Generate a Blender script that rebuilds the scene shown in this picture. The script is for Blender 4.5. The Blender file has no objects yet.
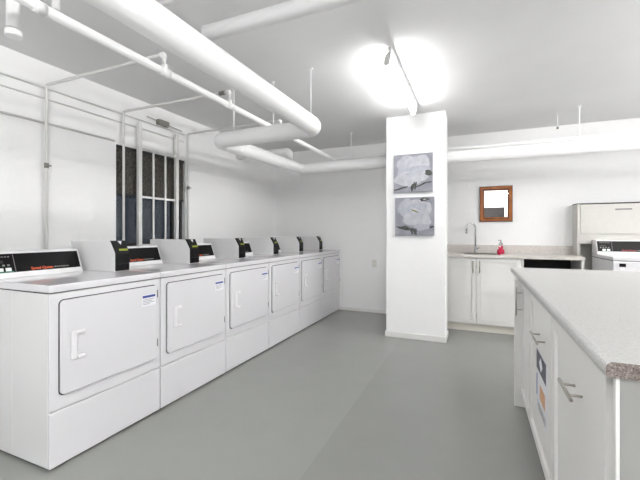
import bpy, bmesh, math, random
from math import sin, cos, pi, radians
from mathutils import Vector, Matrix
random.seed(7)
S = bpy.context.scene
COL = S.collection

# ------------------------------------------------------------------ camera, world, exposure
cam_d = bpy.data.cameras.new('camera')
cam = bpy.data.objects.new('camera', cam_d); COL.objects.link(cam)
cam.location = (0, 0, 1.203)
cam.rotation_euler = (radians(90), 0, radians(23.3))
cam_d.sensor_width = 36; cam_d.lens = 362 / 640 * 36
cam_d.shift_y = -7 / 640
cam_d.clip_start = 0.05
S.camera = cam
W = bpy.data.worlds.new('night'); S.world = W; W.use_nodes = True
W.node_tree.nodes['Background'].inputs[0].default_value = (0.50, 0.57, 0.68, 1)
W.node_tree.nodes['Background'].inputs[1].default_value = 0.036
S.view_settings.view_transform = 'Standard'
S.view_settings.look = 'None'
S.view_settings.gamma = 1
S.view_settings.use_curve_mapping = False
S.view_settings.exposure = 1.04
# added fill light behind the camera, aimed up to bounce off the ceiling
fl_d = bpy.data.lights.new('bounce_fill', 'AREA'); fl_d.shape = 'DISK'; fl_d.size = 1.2; fl_d.energy = 36; fl_d.color = (.97, .98, 1)
fl = bpy.data.objects.new('bounce_fill', fl_d); COL.objects.link(fl); fl.location = (.2, -1.3, 1.5); fl.rotation_euler = (radians(180), 0, 0)
TUBE_POWER = 37.0         # emission of the bare fluorescent tubes

# ------------------------------------------------------------------ materials
def srgb(r, g, b):
    f = lambda v: (v/255/12.92) if v/255 <= .04045 else ((v/255+.055)/1.055)**2.4
    return (f(r), f(g), f(b), 1)
def mat(name, c, rough=.5, metal=0, noise=0, nscale=8, bump=0, bscale=40, emit=None, coat=0, trans=0, c2=None, spec=.5):
    m = bpy.data.materials.new(name); m.use_nodes = True
    nt = m.node_tree; b = nt.nodes['Principled BSDF']
    b.inputs['Base Color'].default_value = srgb(*c)
    b.inputs['Roughness'].default_value = rough
    b.inputs['Metallic'].default_value = metal
    b.inputs['Coat Weight'].default_value = coat; b.inputs['Specular IOR Level'].default_value = spec
    b.inputs['Transmission Weight'].default_value = trans
    if emit:
        b.inputs['Emission Color'].default_value = (1, .99, .98, 1); b.inputs['Emission Strength'].default_value = emit
    if noise or c2:
        tc = nt.nodes.new('ShaderNodeTexCoord'); n = nt.nodes.new('ShaderNodeTexNoise')
        n.inputs['Scale'].default_value = nscale; n.inputs['Detail'].default_value = 5
        nt.links.new(tc.outputs['Object'], n.inputs['Vector'])
        r = nt.nodes.new('ShaderNodeValToRGB')
        if c2: a, z = srgb(*c), srgb(*c2)
        else:
            k = noise; base = srgb(*c); a = tuple(v*(1-k) for v in base[:3])+(1,); z = tuple(min(1, v*(1+k)) for v in base[:3])+(1,)
        r.color_ramp.elements[0].color = a; r.color_ramp.elements[1].color = z
        r.color_ramp.elements[0].position = .35; r.color_ramp.elements[1].position = .65
        nt.links.new(n.outputs['Fac'], r.inputs['Fac']); nt.links.new(r.outputs['Color'], b.inputs['Base Color'])
    if bump:
        tc = nt.nodes.new('ShaderNodeTexCoord'); n = nt.nodes.new('ShaderNodeTexNoise'); bp = nt.nodes.new('ShaderNodeBump')
        n.inputs['Scale'].default_value = bscale; n.inputs['Detail'].default_value = 3
        bp.inputs['Strength'].default_value = bump; bp.inputs['Distance'].default_value = .01
        nt.links.new(tc.outputs['Object'], n.inputs['Vector']); nt.links.new(n.outputs['Fac'], bp.inputs['Height'])
        nt.links.new(bp.outputs['Normal'], b.inputs['Normal'])
    return m
def speckle(name, base, dark, light, scale, rough=.3):
    m = bpy.data.materials.new(name); m.use_nodes = True
    nt = m.node_tree; b = nt.nodes['Principled BSDF']; b.inputs['Roughness'].default_value = rough
    tc = nt.nodes.new('ShaderNodeTexCoord'); v = nt.nodes.new('ShaderNodeTexVoronoi'); v.inputs['Scale'].default_value = scale
    n = nt.nodes.new('ShaderNodeTexNoise'); n.inputs['Scale'].default_value = scale*.35; n.inputs['Detail'].default_value = 4
    r = nt.nodes.new('ShaderNodeValToRGB'); e = r.color_ramp.elements
    e[0].color = srgb(*dark); e[0].position = .12; e[1].color = srgb(*base); e[1].position = .3
    x = e.new(.8); x.color = srgb(*base); y = e.new(.95); y.color = srgb(*light)
    sep = nt.nodes.new('ShaderNodeSeparateColor')
    nt.links.new(tc.outputs['Object'], v.inputs['Vector']); nt.links.new(tc.outputs['Object'], n.inputs['Vector'])
    nt.links.new(v.outputs['Color'], sep.inputs['Color']); nt.links.new(sep.outputs['Red'], r.inputs['Fac'])
    mx = nt.nodes.new('ShaderNodeMix'); mx.data_type = 'RGBA'; mx.inputs['Factor'].default_value = .2
    nt.links.new(r.outputs['Color'], mx.inputs['A']); nt.links.new(n.outputs['Fac'], mx.inputs['B'])
    mx.blend_type = 'OVERLAY'
    nt.links.new(mx.outputs['Result'], b.inputs['Base Color'])
    return m

M = {}
M['wall'] = mat('wall_paint', (250, 250, 250), .55, bump=.12, bscale=60, noise=.012, nscale=3)
M['ceil'] = mat('ceiling_paint', (236, 236, 236), .7, bump=.1, bscale=50, noise=.015, nscale=2)
M['trim'] = mat('white_trim', (232, 231, 229), .4)
M['pipe'] = mat('white_pipe_paint', (248, 248, 248), .38, bump=.06, bscale=25)
M['conduit'] = mat('painted_conduit', (226, 225, 223), .5)
M['enamel'] = mat('white_enamel', (224, 223, 226), .14, coat=.3)
M['enamel_side'] = mat('white_cabinet_steel', (226, 226, 226), .3)
M['plastic'] = mat('white_plastic', (236, 236, 237), .3)
M['handle'] = mat('handle_plastic', (232, 231, 233), .35)
M['black'] = mat('black_plastic', (14, 14, 15), .35, spec=.2)
M['panelblack'] = mat('control_panel_black', (17, 16, 17), .3, spec=.1)
M['gap'] = mat('dark_gasket', (58, 57, 58), .7)
M['rubber_and_shade'] = mat('dark_rubber_and_shade', (28, 28, 28), .7)
M['orange'] = mat('orange_print', (214, 84, 38), .4)
M['redprint'] = mat('red_print', (170, 44, 44), .4)
M['grayprint'] = mat('grey_print', (128, 126, 126), .5)
M['green'] = mat('green_print', (52, 128, 98), .4)
M['yellow'] = mat('yellow_print', (150, 160, 44), .4)
M['blue'] = mat('blue_print', (52, 74, 148), .5)
M['paper'] = mat('white_paper', (233, 233, 238), .6)
M['cab'] = mat('white_cabinet_paint', (231, 230, 227), .35)
M['plinth'] = mat('ivory_plinth', (222, 218, 208), .5)
M['darkin'] = mat('dark_recess', (34, 33, 31), .7)
M['stone'] = speckle('grey_speckled_stone', (174, 174, 172), (158, 157, 155), (182, 182, 180), 420, .4)
M['rawstone'] = speckle('raw_brown_stone_edge', (122, 112, 107), (84, 74, 70), (160, 152, 147), 380, .6)
M['beige'] = speckle('beige_stone', (212, 207, 202), (196, 190, 184), (222, 219, 215), 160, .35)
M['steel'] = mat('brushed_steel', (182, 177, 169), .28, 1)
M['chrome'] = mat('chrome', (205, 206, 208), .12, 1)
M['wood'] = mat('orange_brown_wood', (170, 98, 30), .35, c2=(138, 72, 14), nscale=14)
M['wooddark'] = mat('dark_wood_edge', (62, 30, 10), .4)
M['mirror'] = mat('mirror_glass', (235, 238, 238), .01, 1)
M['browndoor'] = mat('brown_door', (26, 17, 15), .4, noise=.15, nscale=6)
M['hutch'] = mat('off_white_laminate', (206, 204, 199), .45, noise=.015, nscale=20)
M['panel_grey'] = mat('plain_grey', (150, 150, 147), .5, noise=.02, nscale=5)  # one even grey, darker than the other cabinet parts
M['canvas'] = mat('lavender_grey_canvas', (134, 135, 144), .7, c2=(150, 151, 159), nscale=9)
M['petal'] = mat('white_petal_paint', (184, 185, 190), .6, c2=(164, 165, 174), nscale=16)
M['petal2'] = mat('shaded_petal_paint', (156, 158, 170), .6, c2=(174, 175, 184), nscale=20)
M['leaf'] = mat('dark_leaf_paint', (44, 46, 46), .6, c2=(80, 84, 78), nscale=30)
M['stamen'] = mat('olive_stamen_paint', (112, 112, 62), .6)
M['glass'] = mat('window_glass', (210, 220, 230), .02, trans=1)
M['blind'] = mat('dark_woven_blind', (58, 54, 50), .8, c2=(96, 92, 86), nscale=45, bump=.3, bscale=60)
M['fitting'] = mat('light_fitting', (205, 205, 204), .5)
M['tube'] = mat('lit_tube', (255, 255, 255), .4, emit=TUBE_POWER)
M['tube_unseen'] = mat('unseen_brighter_tube', (255, 255, 255), .4, emit=TUBE_POWER*2.6)  # for tubes out of view, strengthened to fill the room
M['pink'] = mat('pink_soap', (226, 38, 84), .2, trans=.25)
M['clear'] = mat('clear_plastic', (240, 236, 238), .15, trans=.7)
M['devgrey'] = mat('grey_metal', (132, 128, 122), .5)
M['photo'] = mat('dark_print', (62, 62, 74), .5, c2=(96, 96, 108), nscale=40)
M['orangepaper'] = mat('orange_panel_print', (222, 172, 130), .5)

def floor_mat():
    m = bpy.data.materials.new('grey_floor_lit'); m.use_nodes = True
    nt = m.node_tree; b = nt.nodes['Principled BSDF']; b.inputs['Roughness'].default_value = .3
    tc = nt.nodes.new('ShaderNodeTexCoord'); n = nt.nodes.new('ShaderNodeTexNoise')
    n.inputs['Scale'].default_value = 3; n.inputs['Detail'].default_value = 8; n.inputs['Roughness'].default_value = .7
    r = nt.nodes.new('ShaderNodeValToRGB'); e = r.color_ramp.elements
    e[0].position = .3; e[0].color = srgb(139, 141, 137); e[1].position = .7; e[1].color = srgb(143, 144, 141)
    nt.links.new(tc.outputs['Object'], n.inputs['Vector']); nt.links.new(n.outputs['Fac'], r.inputs['Fac'])
    # fine scuffs
    n2 = nt.nodes.new('ShaderNodeTexNoise'); n2.inputs['Scale'].default_value = 70; n2.inputs['Detail'].default_value = 2
    nt.links.new(tc.outputs['Object'], n2.inputs['Vector'])
    r2 = nt.nodes.new('ShaderNodeValToRGB'); r2.color_ramp.elements[0].position = .25; r2.color_ramp.elements[1].position = .34
    r2.color_ramp.elements[0].color = (.93, .93, .93, 1)
    nt.links.new(n2.outputs['Fac'], r2.inputs['Fac'])
    mx = nt.nodes.new('ShaderNodeMix'); mx.data_type = 'RGBA'; mx.blend_type = 'MULTIPLY'; mx.inputs['Factor'].default_value = 1
    nt.links.new(r.outputs['Color'], mx.inputs['A']); nt.links.new(r2.outputs['Color'], mx.inputs['B'])
    nt.links.new(mx.outputs['Result'], b.inputs['Base Color'])
    rr = nt.nodes.new('ShaderNodeMapRange'); rr.inputs['To Min'].default_value = .24; rr.inputs['To Max'].default_value = .27
    nt.links.new(n.outputs['Fac'], rr.inputs['Value']); nt.links.new(rr.outputs['Result'], b.inputs['Roughness'])
    return m
M['floor'] = floor_mat()
M['floor_shaded'] = M['floor'].copy(); M['floor_shaded'].name = 'grey_floor_shaded'  # shaded copy of the floor: the shadow is put into the colour
for nd in M['floor_shaded'].node_tree.nodes:
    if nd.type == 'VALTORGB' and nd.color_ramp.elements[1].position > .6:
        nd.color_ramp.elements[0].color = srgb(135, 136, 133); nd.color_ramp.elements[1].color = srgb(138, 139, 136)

# ------------------------------------------------------------------ mesh helpers
class B:
    def __init__(s): s.bm = bmesh.new(); s.mi = 0
    def _new(s, verts, faces, smooth=False):
        vs = [s.bm.verts.new(v) for v in verts]; out = []
        for f in faces:
            try: fc = s.bm.faces.new([vs[i] for i in f])
            except ValueError: continue
            fc.material_index = s.mi; fc.smooth = smooth; out.append(fc)
        return vs, out
    def box(s, x0, x1, y0, y1, z0, z1, bev=0, seg=2):
        v = [(x, y, z) for x in (x0, x1) for y in (y0, y1) for z in (z0, z1)]
        f = [(0,1,3,2), (4,6,7,5), (0,4,5,1), (2,3,7,6), (0,2,6,4), (1,5,7,3)]
        vs, fs = s._new(v, f)
        if bev:
            es = list({e for fc in fs for e in fc.edges})
            r = bmesh.ops.bevel(s.bm, geom=es, offset=bev, segments=seg, affect='EDGES', profile=.5)
            for fc in r['faces']: fc.material_index = s.mi
        return s
    def prism(s, pts, axis, a, b, bev=0):
        """pts: 2D outline; axis 'x','y','z' is extruded from a to b."""
        def P(p, t):
            return (t, p[0], p[1]) if axis == 'x' else (p[0], t, p[1]) if axis == 'y' else (p[0], p[1], t)
        n = len(pts); v = [P(p, a) for p in pts] + [P(p, b) for p in pts]
        f = [tuple(range(n))[::-1], tuple(range(n, 2*n))] + [(i, (i+1) % n, n+(i+1) % n, n+i) for i in range(n)]
        vs, fs = s._new(v, f)
        bmesh.ops.recalc_face_normals(s.bm, faces=fs)
        if bev:
            es = list({e for fc in fs for e in fc.edges})
            r = bmesh.ops.bevel(s.bm, geom=es, offset=bev, segments=2, affect='EDGES', profile=.5)
            for fc in r['faces']: fc.material_index = s.mi
        return s
    def pipe(s, pts, r, fillet=0, seg=16, round_ends=False):
        pts = [Vector(p) for p in pts]; path = [pts[0]]
        for i in range(1, len(pts)-1):
            p, a, c = pts[i], pts[i-1], pts[i+1]
            if fillet:
                d1 = (a-p).normalized(); d2 = (c-p).normalized()
                p0 = p + d1*fillet; p2 = p + d2*fillet
                for k in range(9):
                    t = k/8; path.append(p0*(1-t)**2 + p*2*t*(1-t) + p2*t*t)
            else: path.append(p)
        path.append(pts[-1])
        rad = [r]*len(path)
        if round_ends:
            d0 = (path[0]-path[1]).normalized(); d1 = (path[-1]-path[-2]).normalized()
            pre = [path[0]+d0*r*.6*sin(t) for t in (1.5, 1.1, .6)]; post = [path[-1]+d1*r*.6*sin(t) for t in (.6, 1.1, 1.5)]
            path = pre+path+post; rad = [r*cos(t) for t in (1.5, 1.1, .6)]+rad+[r*cos(t) for t in (.6, 1.1, 1.5)]
        rings = []; nrm = None
        for i, p in enumerate(path):
            if i == 0: t = path[1]-path[0]
            elif i == len(path)-1: t = path[-1]-path[-2]
            else: t = (path[i+1]-p).normalized() + (p-path[i-1]).normalized()
            t.normalize()
            if nrm is None:
                nrm = t.orthogonal().normalized()
            nrm = (nrm - t*nrm.dot(t)).normalized(); bn = t.cross(nrm)
            rings.append([s.bm.verts.new(p + (nrm*cos(2*pi*k/seg) + bn*sin(2*pi*k/seg))*rad[i]) for k in range(seg)])
        fs = []
        for a, c in zip(rings, rings[1:]):
            for k in range(seg):
                f = s.bm.faces.new((a[k], a[(k+1) % seg], c[(k+1) % seg], c[k])); f.smooth = True; f.material_index = s.mi; fs.append(f)
        for e, rev in ((rings[0], True), (rings[-1], False)):
            f = s.bm.faces.new(e[::-1] if rev else e); f.material_index = s.mi; fs.append(f)
        bmesh.ops.recalc_face_normals(s.bm, faces=fs)
        return s
    def lathe(s, prof, c=(0, 0, 0), seg=24, cap=True):
        rings = []
        for r, z in prof:
            rings.append([s.bm.verts.new((c[0]+r*cos(2*pi*k/seg), c[1]+r*sin(2*pi*k/seg), c[2]+z)) for k in range(seg)])
        fs = []
        for a, d in zip(rings, rings[1:]):
            for k in range(seg):
                f = s.bm.faces.new((a[k], a[(k+1) % seg], d[(k+1) % seg], d[k])); f.smooth = True; f.material_index = s.mi; fs.append(f)
        if cap:
            for e in (rings[0][::-1], rings[-1]):
                f = s.bm.faces.new(e); f.material_index = s.mi; fs.append(f)
        return s
    def shaker(s, axis, sign, plane, thick, a0, a1, z0, z1, rail=.06, depth=.007):
        """door leaf whose outer face lies on plane; axis is the face normal's axis ('x' or 'y'), sign its direction."""
        p0, p1 = sorted((plane, plane - sign*thick))
        if axis == 'x': s.box(p0, p1, a0, a1, z0, z1)
        else: s.box(a0, a1, p0, p1, z0, z1)
        s.bm.faces.ensure_lookup_table(); s.bm.normal_update()
        ax = 0 if axis == 'x' else 1
        f = [f for f in s.bm.faces if abs(f.calc_center_median()[ax]-plane) < 1e-6 and len(f.verts) == 4][-1]
        bmesh.ops.inset_region(s.bm, faces=[f], thickness=rail)
        bmesh.ops.inset_region(s.bm, faces=[f], thickness=.0006)
        for v in f.verts: v.co[ax] -= sign*depth          # routed groove around the flat panel
        bmesh.ops.inset_region(s.bm, faces=[f], thickness=.009)
        bmesh.ops.inset_region(s.bm, faces=[f], thickness=.0006)
        for v in f.verts: v.co[ax] += sign*depth*.35
        return s
    def build(s, name, m, parent=None, loc=None, bevel_mod=0):
        me = bpy.data.meshes.new(name)
        if loc is not None: bmesh.ops.translate(s.bm, verts=s.bm.verts, vec=-Vector(loc))
        s.bm.to_mesh(me); s.bm.free()
        for x in (m if isinstance(m, (list, tuple)) else [m]): me.materials.append(x)
        o = bpy.data.objects.new(name, me); COL.objects.link(o)
        if loc is not None: o.location = loc
        if parent: o.parent = parent
        if bevel_mod:
            md = o.modifiers.new('edge', 'BEVEL'); md.width = bevel_mod; md.segments = 2; md.limit_method = 'ANGLE'
        return o
def tag(o, label, cat, group=None):
    o['label'] = label; o['category'] = cat
    if group: o['group'] = group
    return o
def thing(name, label, cat, loc=(0, 0, 0), group=None, rz=0):
    o = bpy.data.objects.new(name, None); COL.objects.link(o); o.empty_display_size = .1
    o.location = loc; o.rotation_euler = (0, 0, rz)
    return tag(o, label, cat, group)
def struct(o): o['kind'] = 'structure'; return o
def dup(root, loc, label, group=None):
    r = root.copy(); COL.objects.link(r); r.location = loc; r['label'] = label
    if group: r['group'] = group
    for ch in root.children:
        c = ch.copy(); COL.objects.link(c); c.parent = r
        for g in ch.children:
            d = g.copy(); COL.objects.link(d); d.parent = c
    return r
def text(name, body, size, m, parent, mtx, width=None):
    cu = bpy.data.curves.new(name, 'FONT'); cu.body = body; cu.size = size; cu.extrude = .0006; cu.offset = size*.022
    t = bpy.data.objects.new(name, cu); COL.objects.link(t)
    dg = bpy.context.evaluated_depsgraph_get(); dg.update()
    me = bpy.data.meshes.new_from_object(t.evaluated_get(dg)); bpy.data.objects.remove(t)
    if width:
        w = max(v.co.x for v in me.vertices) - min(v.co.x for v in me.vertices)
        for v in me.vertices: v.co.x *= width/w
    me.transform(mtx)
    me.materials.clear(); me.materials.append(m)
    o = bpy.data.objects.new(name, me); COL.objects.link(o); o.parent = parent
    return o
def frame(origin, ex, ey):
    ex = Vector(ex).normalized(); ey = Vector(ey).normalized(); ez = ex.cross(ey)
    m = Matrix((ex, ey, ez)).transposed().to_4x4(); m.translation = Vector(origin); return m

# ------------------------------------------------------------------ room shell
XL, XR, YF, YB, HC = -3.13, 3.2, -2.6, 5.36, 2.55
SHADE_EDGE = -.79  # edge of the painted floor shadow, darker to the right
b = B(); b.box(XL-.2, SHADE_EDGE, YF-.2, YB+.2, -.1, 0); b.mi = 1; b.box(SHADE_EDGE, XR+.2, YF-.2, YB+.2, -.1, 0)
struct(b.build('floor', [M['floor'], M['floor_shaded']]))
struct(B().box(XL-.2, XR+.2, YF-.2, YB+.2, HC, HC+.1).build('ceiling', M['ceil']))
struct(B().box(XL-.2, XR+.2, YB, YB+.2, 0, HC).build('wall_back', M['wall']))
struct(B().box(XR, XR+.2, YF, YB, 0, HC).build('wall_right', M['wall']))
struct(B().box(XL-.2, XR+.2, YF-.2, YF, 0, HC).build('wall_front', M['wall']))
WY0, WY1, WZ0, WZ1 = 2.384, 3.27, 1.07, 2.046
b = B()
b.box(XL-.2, XL, YF, WY0, 0, HC); b.box(XL-.2, XL, WY1, YB, 0, HC)
b.box(XL-.2, XL, WY0, WY1, 0, WZ0); b.box(XL-.2, XL, WY0, WY1, WZ1, HC)
struct(b.build('wall_left', M['wall']))
PX0, PX1, PY0, PY1 = -.963, -.308, 4.19, 4.49
struct(B().box(PX0, PX1, PY0, PY1, 0, HC, .006).build('wall_pillar', M['wall']))
b = B()
b.box(PX0-.012, PX1+.012, PY0-.012, PY0, 0, .062, .003); b.box(PX0-.012, PX0, PY0, PY1, 0, .062, .003); b.box(PX1, PX1+.012, PY0, PY1, 0, .062, .003)
struct(b.build('baseboard_pillar', M['trim']))
struct(B().box(XL, -.45, YB-.014, YB, 0, .05, .003).build('baseboard_back', M['trim']))
# window
b = B()
x0, x1 = XL-.085, XL-.045
b.box(x0, x1, WY0, WY0+.03, WZ0, WZ1); b.box(x0, x1, WY1-.03, WY1, WZ0, WZ1)
b.box(x0, x1, WY0+.03, WY1-.03, WZ0, WZ0+.035); b.box(x0, x1, WY0+.03, WY1-.03, WZ1-.03, WZ1)
b.box(x0, x1, 3.12, 3.15, WZ0+.035, WZ1-.03)
win = struct(b.build('window_1', M['gap']))
B().box(XL-.068, XL-.062, WY0+.03, WY1-.03, WZ0+.035, WZ1-.03).build('window_pane', M['glass'], win)
B().box(XL-.044, XL+.018, WY0-.03, WY1+.03, WZ0-.03, WZ0, .004).build('window_sill', M['trim'], win)
# brown door behind the camera (seen in the mirror)
b = B(); b.box(-.5, .86, YF, YF+.04, 0, 2.05, .004)
dr = struct(b.build('door_1', M['browndoor']))
B().box(.86, 1.0, YF, YF+.05, 0, 2.12, .004).build('door_frame', M['trim'], dr)
B().lathe([(.0, 0), (.028, .0), (.03, .02), (.012, .03), (.012, .05)], (.75, YF+.06, 1.0)).build('door_knob', M['steel'], dr)

# ------------------------------------------------------------------ fluorescent battens
def batten(x, y0, y1, label, tube='tube_unseen'):
    t = thing('ceiling_light', label, 'light', (x, (y0+y1)/2, HC), 'bare fluorescent battens')
    L = (y1-y0)/2
    B().box(-.002, .028, -L, L, -.042, 0, .004).build('batten_body', M['fitting'], t)
    for sgn in (-1, 1):
        B().prism([(-.004, -.002), (.020, -.0425), (.006, -.122), (-.030, -.122), (-.030, -.08), (-.012, -.0425)][1:], 'y', sgn*L-.03*(sgn > 0), sgn*L+.03*(sgn < 0), .002).build('lamp_holder', M['fitting'], t)
    B().pipe([(-.012, -L+.03, -.103), (-.012, L-.03, -.103)], .0135).build('tube', M[tube], t)
    return t
batten(-.585, 2.60, 3.86, 'lit bare fluorescent tube on the ceiling in front of the white pillar', 'tube')
for (x, y0, tx) in ((.9, -2.3, 'added unseen fill tube on the ceiling near the brown door'), (-.585, -1.1, 'lit fluorescent tube on the ceiling above and left of the camera'),  # the tube by the door is an unseen lamp added for fill
               (1.95, 2.1, 'added unseen fill tube on the ceiling above the right side of the island'), (2.75, 3.0, 'added unseen fill tube on the ceiling at the far right, near the right wall')):  # both right-hand tubes are added out of view to brighten the room
    batten(x, y0, y0+1.26, tx)

# ------------------------------------------------------------------ overhead pipes
R1 = .073
pts = [(-1.24, -2.5, 2.09), (-1.24, 2.80, 2.09), (-2.28, 2.80, 2.09), (-2.28, 4.62, 2.115), (3.15, 4.62, 2.12)]
tag(B().pipe(pts, R1, fillet=.12, seg=24).build('lagged_pipe', M['pipe'], loc=pts[1]), 'thick white lagged pipe hung overhead, running from above the dryers to the right wall', 'pipe')
tag(B().pipe([(-3.12, 4.28, 2.30), (-2.28, 4.28, 2.30), (-2.28, 4.28, 2.185)], .042, fillet=.07, seg=20).build('drain_bend', M['pipe'], loc=(-2.28, 4.28, 2.3)), 'short white pipe with a downturned elbow above the thick lagged pipe near the back corner', 'pipe')
pts = [(-1.86, -2.5, 2.25), (-1.86, 4.80, 2.25), (3.15, 4.80, 2.25)]
t = thing('water_pipe', 'thin white water pipe with upright tees, running alongside the thick lagged pipe', 'pipe', pts[1]); o = Vector(pts[1])
B().pipe([Vector(p)-o for p in pts], .025, fillet=.06).build('pipe_run', M['pipe'], t)
for yy in (1.762, 2.44, 3.28):
    B().pipe([Vector((-1.86, yy-.035, 2.25))-o, Vector((-1.86, yy+.035, 2.25))-o], .0285).pipe([Vector((-1.86, yy, 2.25))-o, Vector((-1.86, yy, 2.295))-o], .021).build('tee_fitting', M['pipe'], t)
B().pipe([Vector((-1.86, 1.0, 2.25))-o, Vector((-1.86, 1.05, 2.25))-o], .029).build('coupling', M['pipe'], t)
tag(B().pipe([(-1.86, 1.10, 2.281), (-1.86, 1.10, HC)], .017).build('pipe_hanger', M['pipe'], loc=(-1.86, 1.10, HC)), 'short white support stub holding the thin water pipe near the top left corner', 'pipe hanger')
tag(B().pipe([(-1.36, 1.58, 2.30), (3.15, 1.58, 2.30)], .04, seg=20).build('drain_pipe', M['pipe'], loc=(-1.36, 1.58, 2.3)), 'white cross pipe running overhead to the right above the thick lagged pipe', 'pipe')
tag(B().pipe([(-1.68, 1.47, 2.45), (1.6, 1.47, 2.45)], .014).build('conduit', M['pipe'], loc=(-1.68, 1.47, 2.45)), 'slim white conduit high against the ceiling behind the white cross pipe', 'pipe')
# capped drain stub
t = thing('capped_drain', 'short white capped drain pipe pointing down from the ceiling at the far left', 'pipe', (-2.05, 1.02, HC))
B().pipe([(0, 0, -.36), (0, 0, 0)], .029, seg=24).build('pipe_stub', M['pipe'], t)
B().pipe([(0, 0, -.40), (0, 0, -.37)], .0345, seg=24).build('end_cap', M['pipe'], t)
B().pipe([(0, 0, -.215), (0, 0, -.195)], .031, seg=24).build('collar', M['pipe'], t)
# hanger rods
for (x, y, top, ztop, rr, lab) in (
    (-1.24, 2.69, HC, 2.168, .005, 'white hanger rod at the front end of the thick lagged pipe, nearest the camera'),
    (-1.24, 1.00, HC, 2.168, .007, 'white hanger rod at the top of the photo beside the white cross pipe'),
    (-2.085, 2.80, HC, 2.168, .006, 'white hanger rod at the left end of the lagged cross section'),
    (-1.66, 2.80, HC, 2.168, .006, 'white hanger rod in the middle of the lagged cross section'),
    (-1.537, 4.62, HC, 2.198, .006, 'white hanger rod left of the pillar on the back pipe'),
    (1.01, 4.62, HC, 2.198, .007, 'white hanger rod on the back pipe above the tall wall cabinet')):
    t = thing('hanger_rod', lab, 'pipe hanger', (x, y, HC), 'hanger rods of the lagged pipe')
    B().pipe([(0, 0, ztop-HC-.002), (0, 0, 0)], rr, seg=8).build('rod', M['pipe'], t)
    B().pipe([(0, 0, -.012), (0, 0, 0)], .018, seg=12).build('ceiling_plate', M['pipe'], t)
t = thing('ceiling_hook', 'short dark tipped hook hanging from the ceiling left of the right hand hanger rod', 'hook', (.83, 4.72, HC))
B().pipe([(0, 0, -.17), (0, 0, 0)], .005, seg=8).build('rod', M['pipe'], t)
B().pipe([(0, 0, -.195), (0, 0, -.17)], .011, seg=8).build('hook_tip', M['devgrey'], t)

# ------------------------------------------------------------------ conduits on the left wall
WX = -3.098
for yy, lab, valve in ((1.762, 'white upright wall pipe with a small valve above the dryer nearest the camera', 1.732), (2.44, 'white upright wall pipe crossing the left side of the dark window', None),
                       (3.285, 'white upright wall pipe with a small valve at the right side of the dark window', 1.732)):
    t = thing('branch_pipe', lab, 'pipe', (WX, yy, 0), 'branch pipes on the left wall')
    B().pipe([(0, 0, .05), (0, 0, 2.365), (-1.86-WX, 0, 2.365), (-1.86-WX, 0, 2.2952)], .0115, fillet=.02, seg=12).build('pipe_run', M['conduit'], t)
    B().pipe([(-1.86-WX-.03, 0, 2.365), (-1.86-WX-.005, 0, 2.365), (-1.86-WX, 0, 2.34)], .017, fillet=.01, seg=12).build('elbow', M['pipe'], t)
    if valve:
        v = B().pipe([(0, 0, valve-.02), (0, 0, valve+.02)], .016, seg=12).build('valve_body', M['devgrey'], t)
        B().box(.012, .03, -.022, .022, valve-.005, valve+.005, .002).build('valve_lever', M['devgrey'], v)
    else:
        B().pipe([(-1.86-WX-.10, 0, 2.365), (-1.86-WX-.05, 0, 2.365)], .018, seg=12).build('valve_body', M['devgrey'], t)
for z, y1, lab, rr in ((2.345, 3.24, 'topmost thin grey conduit running level along the left wall', .006), (2.262, 3.24, 'second thin grey conduit from the ceiling on the left wall', .006),
                   (2.07, 2.36, 'lowest and thickest grey conduit on the left wall, ending at the dark window', .009)):
    tag(B().pipe([(-3.119, -2.4, z), (-3.119, y1, z)], rr, seg=10).build('wall_conduit', M['conduit'], loc=(-3.119, y1, z)), lab, 'conduit', 'level conduits on the left wall')
t = thing('latch_device', 'small grey metal latch device on the wall above the dark window', 'device', (-3.13, 2.93, 2.39))
B().box(0, .05, -.08, .06, -.03, .025, .004).build('housing', M['devgrey'], t)
B().pipe([(.03, -.22, .01), (.03, .26, -.02)], .005, seg=8).build('rod', M['devgrey'], t)
# blind and security grille
t = thing('roman_blind', 'dark brown woven blind half lowered behind the white window bars', 'blind', (XL-.021, (WY0+WY1)/2, WZ1))
hw = (WY1-WY0)/2-.012
b = B()
n = 60
for k in range(n):
    z = -.02 - k*.44/n
    b.box(-.004, .004, -hw, hw, z-.44/n*.96, z, .001, 1)
b.build('blind_fabric', M['blind'], t)
B().box(-.02, .02, -hw, hw, -.03, 0, .003).build('head_rail', M['gap'], t)
B().box(-.008, .008, -hw, hw, -.475, -.455, .003).build('bottom_rail', M['gap'], t)
t = thing('window_grille', 'white painted steel security grille of upright bars over the dark window', 'window bars', (XL+.02, (2.604+3.10)/2, 1.07))
YC = (2.604+3.10)/2
for yy in (2.612, 3.10): B().box(-.0, .035, yy-YC-.02, yy-YC+.02, 0, 1.24, .003).build('post', M['trim'], t)
for yy in (2.786, 2.945): B().box(.006, .022, yy-YC-.009, yy-YC+.009, .02, .99, .002).build('bar', M['trim'], t)
for zz in (.498, .01, .985): B().box(.008, .020, 2.632-YC, 3.08-YC, zz-.011, zz+.011, .002).build('rail', M['trim'], t)

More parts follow.
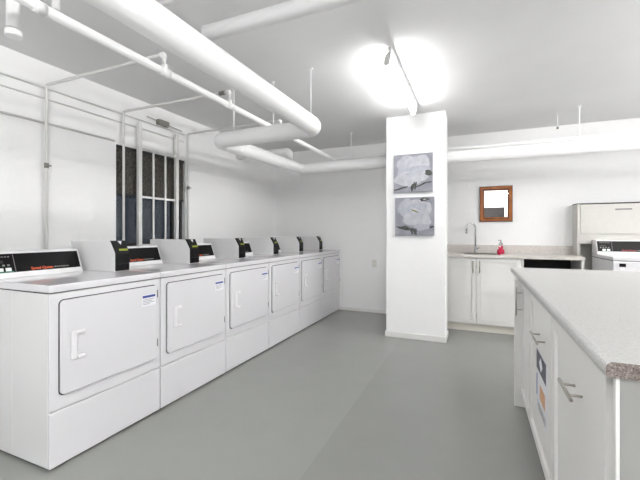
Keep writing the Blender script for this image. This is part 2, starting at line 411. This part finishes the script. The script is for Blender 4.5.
# ------------------------------------------------------------------ dryers
def rrect(y0, y1, z0, z1, r, n=5):
    out = []
    for cy, cz, a0 in ((y1-r, z1-r, 0), (y0+r, z1-r, 90), (y0+r, z0+r, 180), (y1-r, z0+r, 270)):
        for k in range(n+1):
            a = radians(a0+90*k/n); out.append((cy+r*cos(a), cz+r*sin(a)))
    return out
def control_panel(t, y0, y1, zb, zt, brand, brandmat):
    """sloping control console; face towards +x (local)."""
    prof = [(-.155, zb), (-.165, zb+.02), (-.213, zt-.008), (-.222, zt), (-.36, zt), (-.375, zb)]
    cp = B().prism(prof, 'y', y0, y1, .003).build('control_panel', M['plastic'], t)
    d = Vector((-.048, 0, zt-.008-zb-.02)); L = d.length; d.normalize(); nrm = Vector((d.z, 0, -d.x))
    o = Vector((-.165, 0, zb+.02))
    def at(y, s, out=.0): return o + Vector((0, y, 0)) + d*s + nrm*out
    def plate(bb, ya, yb, sa, sb, o0, o1):
        v = [at(y, s_, q) for q in (o0, o1) for s_ in (sa, sb) for y in (ya, yb)]
        vs, fs = bb._new(v, [(0,1,3,2), (4,6,7,5), (0,4,5,1), (2,3,7,6), (0,2,6,4), (1,5,7,3)])
        bmesh.ops.recalc_face_normals(bb.bm, faces=fs); return bb
    # black face is a parallelogram-free plate with slim white rim
    plate(B(), y0+.006, y1-.012, .012, L-.006, -.002, .002).build('faceplate', M['panelblack'], cp)
    plate(B(), y0+.138, y0+.1405, .016, L-.012, .002, .003).build('divider', M['grayprint'], cp)
    bb = B()
    for k in range(2): plate(bb, y0+.05+k*.040, y0+.078+k*.040, .020, .040, .002, .005)
    bb.build('button', M['plastic'], cp)
    plate(B(), y0+.042, y0+.130, .014, .019, .002, .0028).build('button_surround', M['green'], cp)
    bb = B()
    for k in range(4): plate(bb, y0+.03+k*.024, y0+.042+k*.024, .052, .062, .002, .003)
    bb.build('indicator_row', M['grayprint'], cp)
    bb = B()
    for k in range(6): plate(bb, y0+.03+k*.016, y0+.040+k*.016, L-.028, L-.022, .002, .003)
    bb.build('panel_lettering', M['grayprint'], cp)
    plate(B(), y0+.03, y0+.085, .070, .088, .002, .003).build('display', M['darkin'], cp)
    text('brand_lettering', brand, .024, brandmat, cp, frame(at(y0+.222, .020, .0022), (0, 1, 0), d), width=.125)
    bb = B()
    for k in range(7): plate(bb, y0+.355+k*.0135, y0+.365+k*.0135, .024, .031, .002, .003)
    bb.build('small_lettering', M['grayprint'], cp)
    return cp
def make_dryer(loc, label):
    t = thing('tumble_dryer', label, 'dryer', loc, 'row of white tumble dryers')
    x1 = .395
    b = B(); b.box(-.395, x1-.014, -.346, .346, .014, .894, .003); b.box(.070, .074, -.348, -.3455, .02, .89)
    b.build('cabinet', M['enamel_side'], t)
    B().box(-.39, x1-.02, -.344, .344, .893, .8995).build('lid_seal', M['gap'], t)
    B().box(-.395, x1+.004, -.349, .349, .8992, .938, .006, 3).build('lid', M['enamel'], t)
    B().box(x1-.0145, x1, -.346, .346, .298, .8935, .004).build('upper_front_panel', M['enamel'], t)
    B().box(x1-.0145, x1, -.346, .346, .012, .2915, .005).build('lower_front_panel', M['enamel'], t)
    B().prism(rrect(-.304, .312, .3655, .861, .026), 'x', x1-.001, x1+.0015).build('door_gasket', M['gap'], t)
    dr = B().prism(rrect(-.2995, .3075, .3715, .8565, .022), 'x', x1+.0005, x1+.016, .003).build('door', M['enamel'], t)
    # recessed pull: white frame with a scooped inner face
    hb = B()
    xa = x1+.016
    hb.box(xa-.001, xa+.010, -.252, -.222, .54, .685, .003)
    hb.box(xa-.001, xa+.014, -.222, -.180, .668, .685, .003)
    hb.box(xa-.001, xa+.014, -.222, -.180, .540, .553, .003)
    hb.build('handle', M['handle'], dr)
    B().box(xa-.0005, xa+.002, -.222, -.182, .553, .668).build('handle_recess', M['enamel'], dr)
    st = B(); st.box(xa-.0002, xa+.0008, .188, .294, .733, .806)
    st.mi = 1; st.box(xa+.0008, xa+.0014, .192, .290, .786, .801)
    st.mi = 2
    for k in range(4): st.box(xa+.0008, xa+.0012, .194, .285-.018*(k % 2)-.02*(k == 3), .774-k*.010, .777-k*.010)
    o = st.build('sticker', [M['paper'], M['blue'], M['grayprint']], dr); o['label'] = 'white sticker with a blue heading'
    for z in (.80, .475): B().box(x1+.0012, x1+.017, .309, .3135, z-.025, z+.025, .001).build('hinge', M['grayprint'], t)
    for sx in (-.34, .34):
        for sy in (-.3, .3): B().lathe([(.022, 0), (.022, .008), (.012, .009), (.012, .015)], (sx, sy, 0), 12).build('foot', M['rubber_and_shade'], t)
    B().box(-.36, x1-.03, -.33, .33, .003, .016).build('base', M['rubber_and_shade'], t)  # dark slab standing in for the shade under the dryer
    control_panel(t, -.345, .19, .938, 1.092, 'Speed Queen', M['orange'])
    # payment box
    y0, y1 = .235, .343
    prof = [(-.363, .938), (.100, .938), (.100, 1.065), (.052, 1.146), (-.363, 1.146)]
    cb = B().prism(prof, 'y', y0, y1, .003).build('payment_box', M['enamel_side'], t)
    prof = [(.098, .944), (.112, .944), (.112, 1.060), (.066, 1.150), (.045, 1.150), (.098, 1.05)]
    B().prism(prof, 'y', y0+.003, y1-.003, .002).build('card_reader', M['black'], cb)
    def sl(z, o): return (.112-(z-1.060)*.511+o*.89, z+o*.455)
    B().prism([sl(1.080, -.002), sl(1.080, .002), sl(1.093, .002), sl(1.093, -.002)], 'y', y0+.034, y1-.008).build('yellow_label', M['yellow'], cb)
    bb = B(); vs, fs = bb._new([(sl(z, o)[0], y, sl(z, o)[1]) for o in (-.001, .002) for y, z in ((y0+.045, 1.146), (y0+.075, 1.146), (y0+.060, 1.122))], [(0, 1, 2), (5, 4, 3), (0, 3, 4, 1), (1, 4, 5, 2), (2, 5, 3, 0)])
    bmesh.ops.recalc_face_normals(bb.bm, faces=fs); bb.build('arrow_mark', M['paper'], cb)
    B().box(.112, .117, y0+.012, y1-.012, .95, .99, .001).build('coin_return', M['panelblack'], cb)
    return t
labs = ['white tumble dryer nearest the camera, at the left end of the row',
        'second white tumble dryer from the camera, in front of the dark window',
        'third white tumble dryer from the camera, just past the dark window',
        'fourth white tumble dryer from the camera along the left wall',
        'fifth white tumble dryer from the camera, next to the last one',
        'last and farthest white tumble dryer, against the back wall']
d0 = make_dryer((-2.357, 1.475, 0), labs[0])
for i in range(1, 6): dup(d0, (-2.357, 1.475+.7*i, 0), labs[i])

# ------------------------------------------------------------------ sink run at the back wall
def bar_handle(parent, p0, p1, off, r=.006, inset=.03):
    """bar from p0 to p1, posts going by vector off to the door face"""
    p0, p1, off = Vector(p0), Vector(p1), Vector(off); d = (p1-p0).normalized()
    b = B().pipe([p0, p1], r, seg=12)
    for p in (p0+d*inset, p1-d*inset): b.pipe([p, p+off], r*.75, seg=10)
    return b.build('handle', M['steel'], parent)
CT = .935
t = thing('sink_cabinet', 'white two-door shaker cabinet under the sink, right of the pillar', 'cabinet', (.07, 5.08, 0)); L = Vector((.07, 5.08, 0))
def lb(b): bmesh.ops.translate(b.bm, verts=b.bm.verts, vec=-L); return b
b = B(); b.box(-.36, -.344, 4.822, 5.355, .092, CT-.033); lb(b).build('side_panel', M['cab'], t)
b = B(); b.box(.476, .492, 4.822, 5.355, .092, CT-.033); lb(b).build('side_panel', M['cab'], t)
b = B(); b.box(-.344, .476, 4.822, 5.355, .092, .108); lb(b).build('bottom_panel', M['cab'], t)
b = B(); b.box(-.344, .476, 5.34, 5.355, .108, CT-.033); lb(b).build('back_panel', M['cab'], t)
for a0, a1, hx in ((-.352, .002, -.032), (.008, .484, .042)):
    b = B().shaker('y', -1, 4.80, .02, a0, a1, .098, CT-.039, rail=.062, depth=.016); d = lb(b).build('door', M['cab'], t)
    bar_handle(d, Vector((hx, 4.768, .72))-L, Vector((hx, 4.768, .865))-L, (0, .033, 0))
b = B(); b.box(-.36, .492, 4.832, 4.85, 0, .09); lb(b).build('plinth', M['plinth'], t)
t = thing('open_cabinet', 'white open-front cabinet unit with a black inside, below the counter right of the sink doors', 'cabinet', (.795, 5.08, 0)); L = Vector((.795, 5.08, 0))
b = B(); b.box(.494, .511, 4.80, 5.355, 0, CT-.033); lb(b).build('side_panel', M['cab'], t)
b = B(); b.box(1.068, 1.095, 4.80, 5.355, 0, CT-.033); lb(b).build('side_panel', M['cab'], t)
b = B(); b.box(.511, 1.068, 5.30, 5.355, 0, CT-.033); b.box(.511, .513, 4.83, 5.30, 0, CT-.033); b.box(.513, 1.068, 4.83, 5.30, CT-.036, CT-.033); b.box(.511, 1.068, 4.83, 5.30, 0, .02)
lb(b).build('lining', M['darkin'], t)
L = Vector((.37, 5.07, CT))
# worktop with a cut-out for the bowl
SX0, SX1, SY0, SY1 = -.13, .26, 4.87, 5.20
b = B(); z0, z1 = CT-.032, CT
for x0, x1, y0, y1 in ((-.38, SX0, 4.78, 5.358), (SX1, 1.098, 4.78, 5.358), (SX0, SX1, 4.78, SY0), (SX0, SX1, SY1, 5.358)): b.box(x0, x1, y0, y1, z0, z1)
o = lb(b).build('sink_worktop', M['beige']); o.location = L; tag(o, 'beige stone worktop holding the sink along the back wall', 'worktop')
b = B(); b.box(-.38, 1.098, 5.341, 5.359, CT, 1.045, .002); o = lb(b).build('backsplash', M['beige']); o.location = L; tag(o, 'low beige stone upstand on the back wall behind the tap', 'backsplash')
# sink bowl
t = thing('sink', 'stainless steel inset sink in the beige worktop, below the tall tap', 'sink', ((SX0+SX1)/2, (SY0+SY1)/2, CT)); L = Vector(t.location)
b = B()
for x0, x1, y0, y1 in ((SX0-.015, SX1+.015, SY0-.015, SY0+.008), (SX0-.015, SX1+.015, SY1-.008, SY1+.015), (SX0-.015, SX0+.008, SY0+.008, SY1-.008), (SX1-.008, SX1+.015, SY0+.008, SY1-.008)):
    b.box(x0, x1, y0, y1, CT, CT+.004)
lb(b).build('rim', M['chrome'], t)
b = B(); g = .003
b.box(SX0+g, SX0+g+.003, SY0+g, SY1-g, CT-.17, CT); b.box(SX1-g-.003, SX1-g, SY0+g, SY1-g, CT-.17, CT); b.box(SX0+g, SX1-g, SY0+g, SY0+g+.003, CT-.17, CT); b.box(SX0+g, SX1-g, SY1-g-.003, SY1-g, CT-.17, CT); b.box(SX0+g, SX1-g, SY0+g, SY1-g, CT-.173, CT-.17)
lb(b).build('bowl', M['steel'], t)
# tap
t = thing('tap', 'tall chrome gooseneck tap behind the sink, left of the framed mirror', 'tap', (-.005, 5.26, CT))
B().lathe([(.026, 0), (.026, .012), (.018, .016), (.018, .09), (.012, .098)], (0, 0, 0)).build('base', M['chrome'], t)
pts = [(0, 0, .09)]
for k in range(13):
    a = pi*k/12; pts.append((-.055+.055*cos(a), -.03*(1-cos(a)), .335+.06*sin(a)))
pts.append((-.11, -.062, .30))
B().pipe(pts, .0105, seg=14).build('spout', M['chrome'], t)
B().pipe([(-.11, -.062, .30), (-.112, -.063, .262)], .013, seg=14).build('nozzle', M['chrome'], t)
B().pipe([(.018, 0, .06), (.05, 0, .075)], .007, seg=10).build('lever', M['chrome'], t)
# soap bottle
t = thing('soap_bottle', 'small clear bottle with bright pink soap on the beige worktop', 'soap bottle', (.292, 5.17, CT))
B().lathe([(.030, 0), (.043, .006), (.046, .03), (.040, .055), (.026, .066), (.024, .072), (.030, .085), (.026, .10), (.012, .105)]).build('body', M['pink'], t)
B().lathe([(.020, .104), (.026, .115), (.024, .135), (.011, .15), (.008, .165), (.008, .17)]).build('neck', M['clear'], t)
B().box(-.016, -.004, -.0285, -.0245, .088, .1, .001).build('white_tag', M['paper'], t)
B().box(-.03, .01, -.008, .008, .168, .18, .003).build('pump_head', M['clear'], t)
# framed mirror
t = thing('mirror', 'small mirror in an orange brown wooden frame on the back wall above the counter', 'mirror', (.243, 5.36, 1.59))
hw, hh, fw = .198, .237, .058
b = B()
def fr(b, ow, oh, iw, ih, ya, yb):
    for x0, x1, z0, z1 in ((-ow, ow, ih, oh), (-ow, ow, -oh, -ih), (-ow, -iw, -ih, ih), (iw, ow, -ih, ih)): b.box(x0, x1, ya, yb, z0, z1, .002)
fr(b, hw-.008, hh-.008, hw-.042, hh-.042, -.03, -.001); b.build('frame', M['wood'], t)
b = B(); fr(b, hw, hh, hw-.008, hh-.008, -.024, -.001); fr(b, hw-.042, hh-.042, hw-.050, hh-.050, -.022, -.001); b.build('frame_edge', M['wooddark'], t)
b = B(); fr(b, hw-.050, hh-.050, hw-.060, hh-.060, -.018, -.001); b.build('inner_frame', M['wood'], t)
B().box(-hw+.060, hw-.060, -.010, -.002, -hh+.060, hh-.060).build('mirror_glass', M['mirror'], t)
# outlet
t = thing('wall_outlet', 'white plastic outlet plate on the back wall left of the pillar', 'outlet', (-1.412, 5.36, .742))
B().box(-.038, .038, -.008, 0, -.06, .06, .003).build('plate', M['trim'], t)
for z in (-.025, .025): B().box(-.014, .014, -.010, -.0075, z-.014, z+.014, .002).build('socket', M['plinth'], t)

# ------------------------------------------------------------------ tall hutch and washer at the right
L = Vector((1.7, 5.25, 0))
t = thing('tall_cabinet', 'tall off-white cabinet with a lift-up front and slot pull, behind the washer', 'cabinet', L)
b = B(); b.box(1.10, 1.128, 5.13, 5.355, 0, 1.545, .002); lb(b).build('side_panel', M['hutch'], t)
b = B(); b.box(2.25, 2.278, 5.13, 5.355, 0, 1.545, .002); lb(b).build('side_panel', M['hutch'], t)
b = B(); b.box(1.128, 2.25, 5.33, 5.355, .0, 1.54); lb(b).build('back_panel', M['hutch'], t)
b = B(); b.box(1.128, 2.25, 5.14, 5.33, 1.075, 1.10); lb(b).build('bottom_shelf', M['hutch'], t)
b = B(); b.box(1.128, 2.25, 5.132, 5.15, 1.10, 1.188); lb(b).build('lower_rail', M['hutch'], t)
b = B(); b.box(1.25, 2.25, 5.14, 5.16, 0, 1.075); lb(b).build('lower_front', M['hutch'], t)
b = B(); b.box(1.094, 2.284, 5.128, 5.356, 1.545, 1.552, .001); lb(b).build('top_edge', M['gap'], t)
b = B(); b.box(1.132, 2.246, 5.130, 5.148, 1.193, 1.538, .002); d = lb(b).build('flap_door', M['hutch'], t)
b = B(); b.box(1.46, 1.615, 5.124, 5.131, 1.468, 1.482, .003); lb(b).build('slot_pull', M['grayprint'], d)
# washer faces -y: built facing +x, then turned
t = thing('washing_machine', 'white washing machine with a black control panel beyond the island worktop', 'washer', (1.583, 4.765, 0), rz=radians(-90))
xf = .36
B().box(-.355, xf-.012, -.343, .343, .028, .925, .003).build('cabinet', M['enamel_side'], t)
B().box(-.35, xf-.02, -.340, .340, .924, .931).build('lid_seal', M['gap'], t)
B().box(-.355, xf+.004, -.346, .346, .931, .967, .006, 3).build('lid', M['enamel'], t)
B().box(xf-.0125, xf, -.343, .343, .032, .924, .004).build('front_panel', M['enamel'], t)
B().box(xf, xf+.004, -.297, -.245, .872, .905, .001).build('badge', M['black'], t)
B().box(xf, xf+.0012, -.287, -.255, .842, .862).build('door_sticker', M['paper'], t)
control_panel(t, -.340, .340, .967, 1.125, 'Speed Queen', M['redprint'])
for sx in (-.31, .31):
    for sy in (-.3, .3): B().lathe([(.022, 0), (.022, .012), (.012, .014), (.012, .03)], (sx, sy, 0), 12).build('foot', M['rubber_and_shade'], t)

# ------------------------------------------------------------------ island
ZT = .915; FX = .285
def island_unit(y0, y1, label, handle, grp='white island cabinets'):
    L = Vector((.8, (y0+y1)/2, 0))
    t = thing('island_cabinet', label, 'cabinet', L, grp)
    def lb(b): bmesh.ops.translate(b.bm, verts=b.bm.verts, vec=-L); return b
    lb(B().box(FX+.024, 1.30, y0, y1, .10, ZT-.036)).build('carcass', M['cab'], t)
    lb(B().box(FX+.05, 1.27, y0, y1, 0, .099)).build('plinth', M['cab'], t)
    d = lb(B().shaker('x', -1, FX, .02, y0+.003, y1-.003, .105, ZT-.042, rail=.066, depth=.016)).build('door', M['cab'], t)
    p0, p1 = handle
    bar_handle(d, Vector(p0)-L, Vector(p1)-L, (.036, 0, 0), .0052, inset=.04)
    return t, d, L
HX = FX-.034
tb, db, LB = island_unit(1.062, 1.730, 'island cabinet nearest the camera, with one level bar handle and no notice', ((HX, 1.24, .722), (HX, 1.405, .722)))
def tl(b): bmesh.ops.translate(b.bm, verts=b.bm.verts, vec=-LB); return b
tl(B().box(FX+.0105, 1.30, 1.006, 1.020, 0, ZT-.036)).build('end_panel', M['panel_grey'], tb)['label'] = 'grey end panel'
tl(B().box(FX+.002, FX+.010, 1.005, 1.021, 0, ZT-.036, .001)).build('edge_strip', M['cab'], tb)
tl(B().box(FX+.03, 1.28, 1.0205, 1.0615, 0, ZT-.036)).build('filler', M['panel_grey'], tb)
ta, da, LA = island_unit(1.736, 2.404, 'middle island cabinet with a printed paper notice below its bar handle', ((HX, 1.87, .707), (HX, 2.09, .707)))
b = B(); xs = FX+.0104
def nb(x, y0, y1, z0, z1): b.box(xs-x, xs-x+.0006, y0, y1, z0, z1)
nb(.0008, 1.90, 2.215, .29, .605)
b.mi = 1; nb(.0014, 1.93, 2.205, .50, .598)
b.mi = 0; b.prism([(2.07, .515), (2.12, .55), (2.07, .585), (2.02, .55)], 'x', xs-.002, xs-.0015)
b.mi = 2; nb(.0014, 1.955, 2.10, .372, .445)
b.mi = 3; nb(.0014, 2.185, 2.205, .36, .47)
b.mi = 4
for k in range(4): nb(.0014, 1.94, 2.18-.03*(k % 2), .335-k*.010, .339-k*.010)
bmesh.ops.translate(b.bm, verts=b.bm.verts, vec=-LA)
o = b.build('notice', [M['paper'], M['photo'], M['orangepaper'], M['blue'], M['grayprint']], da); o['label'] = 'printed white paper notice with dark and orange pictures'
tc_, dc, LC = island_unit(2.410, 2.848, 'narrow far island cabinet with one upright bar handle', ((HX, 2.78, .645), (HX, 2.78, .838)))
b = B(); b.box(.247, 1.30, 2.850, 2.872, 0, ZT-.036, .002); bmesh.ops.translate(b.bm, verts=b.bm.verts, vec=-LC); b.build('end_panel', M['cab'], tc_)
# worktop: bullnose along the aisle side, raw brown stone at the near end
prof = []
x0, x1, z0, z1 = .268, 1.40, ZT-.035, ZT
prof += [(x0+.006, z0), (x0+.002, z0+.002), (x0, z0+.006)]
for k in range(7):
    a = radians(180-90*k/6); prof.append((x0+.015+.015*cos(a), z1-.015+.015*sin(a)))
prof += [(x1, z1), (x1, z0)]
b = B(); b.prism(prof, 'y', 1.0, 3.43)
b.bm.normal_update()
for f in b.bm.faces:
    if f.normal.y < -.9: f.material_index = 1
    elif abs(f.normal.z) < .99 and f.normal.x < -.05: f.smooth = True
o = b.build('island_worktop', [M['stone'], M['rawstone']], loc=(.83, 2.2, ZT-.035))
tag(o, 'long grey speckled stone worktop on the island, with a raw brown near edge', 'worktop')

# ------------------------------------------------------------------ flower paintings on the pillar
def blob(cx, cz, rx, rz, rot=0, wob=.12, n=28, seed=0):
    rnd = random.Random(seed); ph = [rnd.uniform(0, 6.28) for _ in range(3)]; out = []
    for k in range(n):
        a = 2*pi*k/n; r = 1+wob*(sin(2*a+ph[0])*.5+sin(3*a+ph[1])*.4+sin(5*a+ph[2])*.3)
        x, z = rx*r*cos(a), rz*r*sin(a); c_, s_ = cos(rot), sin(rot)
        out.append((cx+x*c_-z*s_, cz+x*s_+z*c_))
    return out
def clip(pts, h): return [(max(-h, min(h, x)), max(-h, min(h, z))) for x, z in pts]
def painting(loc, label, shapes):
    t = thing('flower_painting', label, 'painting', loc, 'flower canvases on the pillar'); H = .2155
    B().box(-H, H, -.028, 0, -H, H, .002).build('canvas', M['canvas'], t)
    b = B(); off = .0284
    for mi, pts in shapes:
        b.mi = mi; p = clip(pts, H-.002)
        vs, fs = b._new([(x, -off, z) for x, z in p], [tuple(range(len(p)))])
        b.bm.normal_update()
        if fs and fs[0].normal.y > 0: fs[0].normal_flip()
        bmesh.ops.triangulate(b.bm, faces=fs)
        off += .0002
    b.build('painted_flower', [M['petal'], M['petal2'], M['leaf'], M['stamen']], t)
top = [(1, blob(.01, .10, .17, .09, .05, .12, seed=1)), (0, blob(-.08, .10, .10, .10, .2, .15, seed=2)), (0, blob(.10, .11, .08, .09, -.2, .15, seed=3)),
       (1, blob(.0, .02, .17, .06, .1, .2, seed=4)), (0, blob(-.09, -.06, .12, .075, .25, .15, seed=5)), (0, blob(.09, -.03, .11, .06, .2, .15, seed=6)),
       (1, blob(-.02, .0, .06, .018, .3, .3, seed=8)), (0, blob(.0, -.10, .11, .045, .35, .25, seed=9)),
       (2, blob(.175, -.01, .045, .030, .1, .35, seed=10)), (2, [(-.213, -.195), (-.17, -.19), (-.12, -.175), (-.06, -.16), (-.05, -.145), (-.12, -.155), (-.17, -.172), (-.213, -.18)]),
       (2, blob(.0, -.155, .018, .05, -.5, .4, seed=11)), (2, blob(.03, -.145, .012, .045, -.3, .4, seed=12)),
       (2, [(.02, -.17), (.08, -.155), (.14, -.125), (.205, -.115), (.205, -.105), (.13, -.11), (.07, -.14), (.02, -.155)])]
bot = [(1, blob(-.10, .12, .09, .07, .6, .2, seed=21)), (0, blob(.02, .05, .16, .14, 0, .12, seed=22)), (1, blob(-.08, .06, .08, .07, .5, .2, seed=23)), (0, blob(.11, .07, .08, .085, -.4, .2, seed=24)),
       (1, blob(.04, .10, .10, .05, .1, .25, seed=25)), (0, blob(-.03, -.03, .11, .065, -.2, .2, seed=26)), (0, blob(.10, -.05, .09, .06, .3, .2, seed=27)), (1, blob(.08, -.12, .08, .04, -.1, .25, seed=28)),
       (1, blob(.01, .06, .075, .05, 0, .2, seed=29)), (0, blob(.015, .055, .055, .035, .1, .25, seed=30)), (3, [(-.03, .08), (.01, .068), (.05, .045), (.045, .038), (.0, .055), (-.035, .07)]),
       (2, [(.06, .19), (.10, .21), (.16, .20), (.17, .185), (.12, .17), (.08, .165)]), (0, [(.10, .195), (.13, .195), (.13, .185), (.10, .183)]),
       (2, [(-.21, -.11), (-.15, -.115), (-.10, -.10), (-.04, -.13), (.03, -.14), (.03, -.15), (-.02, -.16), (-.10, -.155), (-.16, -.14)]),
       (2, [(-.05, -.14), (-.03, -.20), (-.01, -.205), (-.02, -.15)]), (2, blob(.01, -.175, .02, .03, .6, .4, seed=31)), (2, blob(.19, -.12, .025, .012, .1, .3, seed=32))]
painting((-.654, 4.19, 1.88), 'upper grey canvas of an open white flower on the pillar', top)
painting((-.638, 4.19, 1.39), 'lower grey canvas of a round white rose on the pillar', bot)
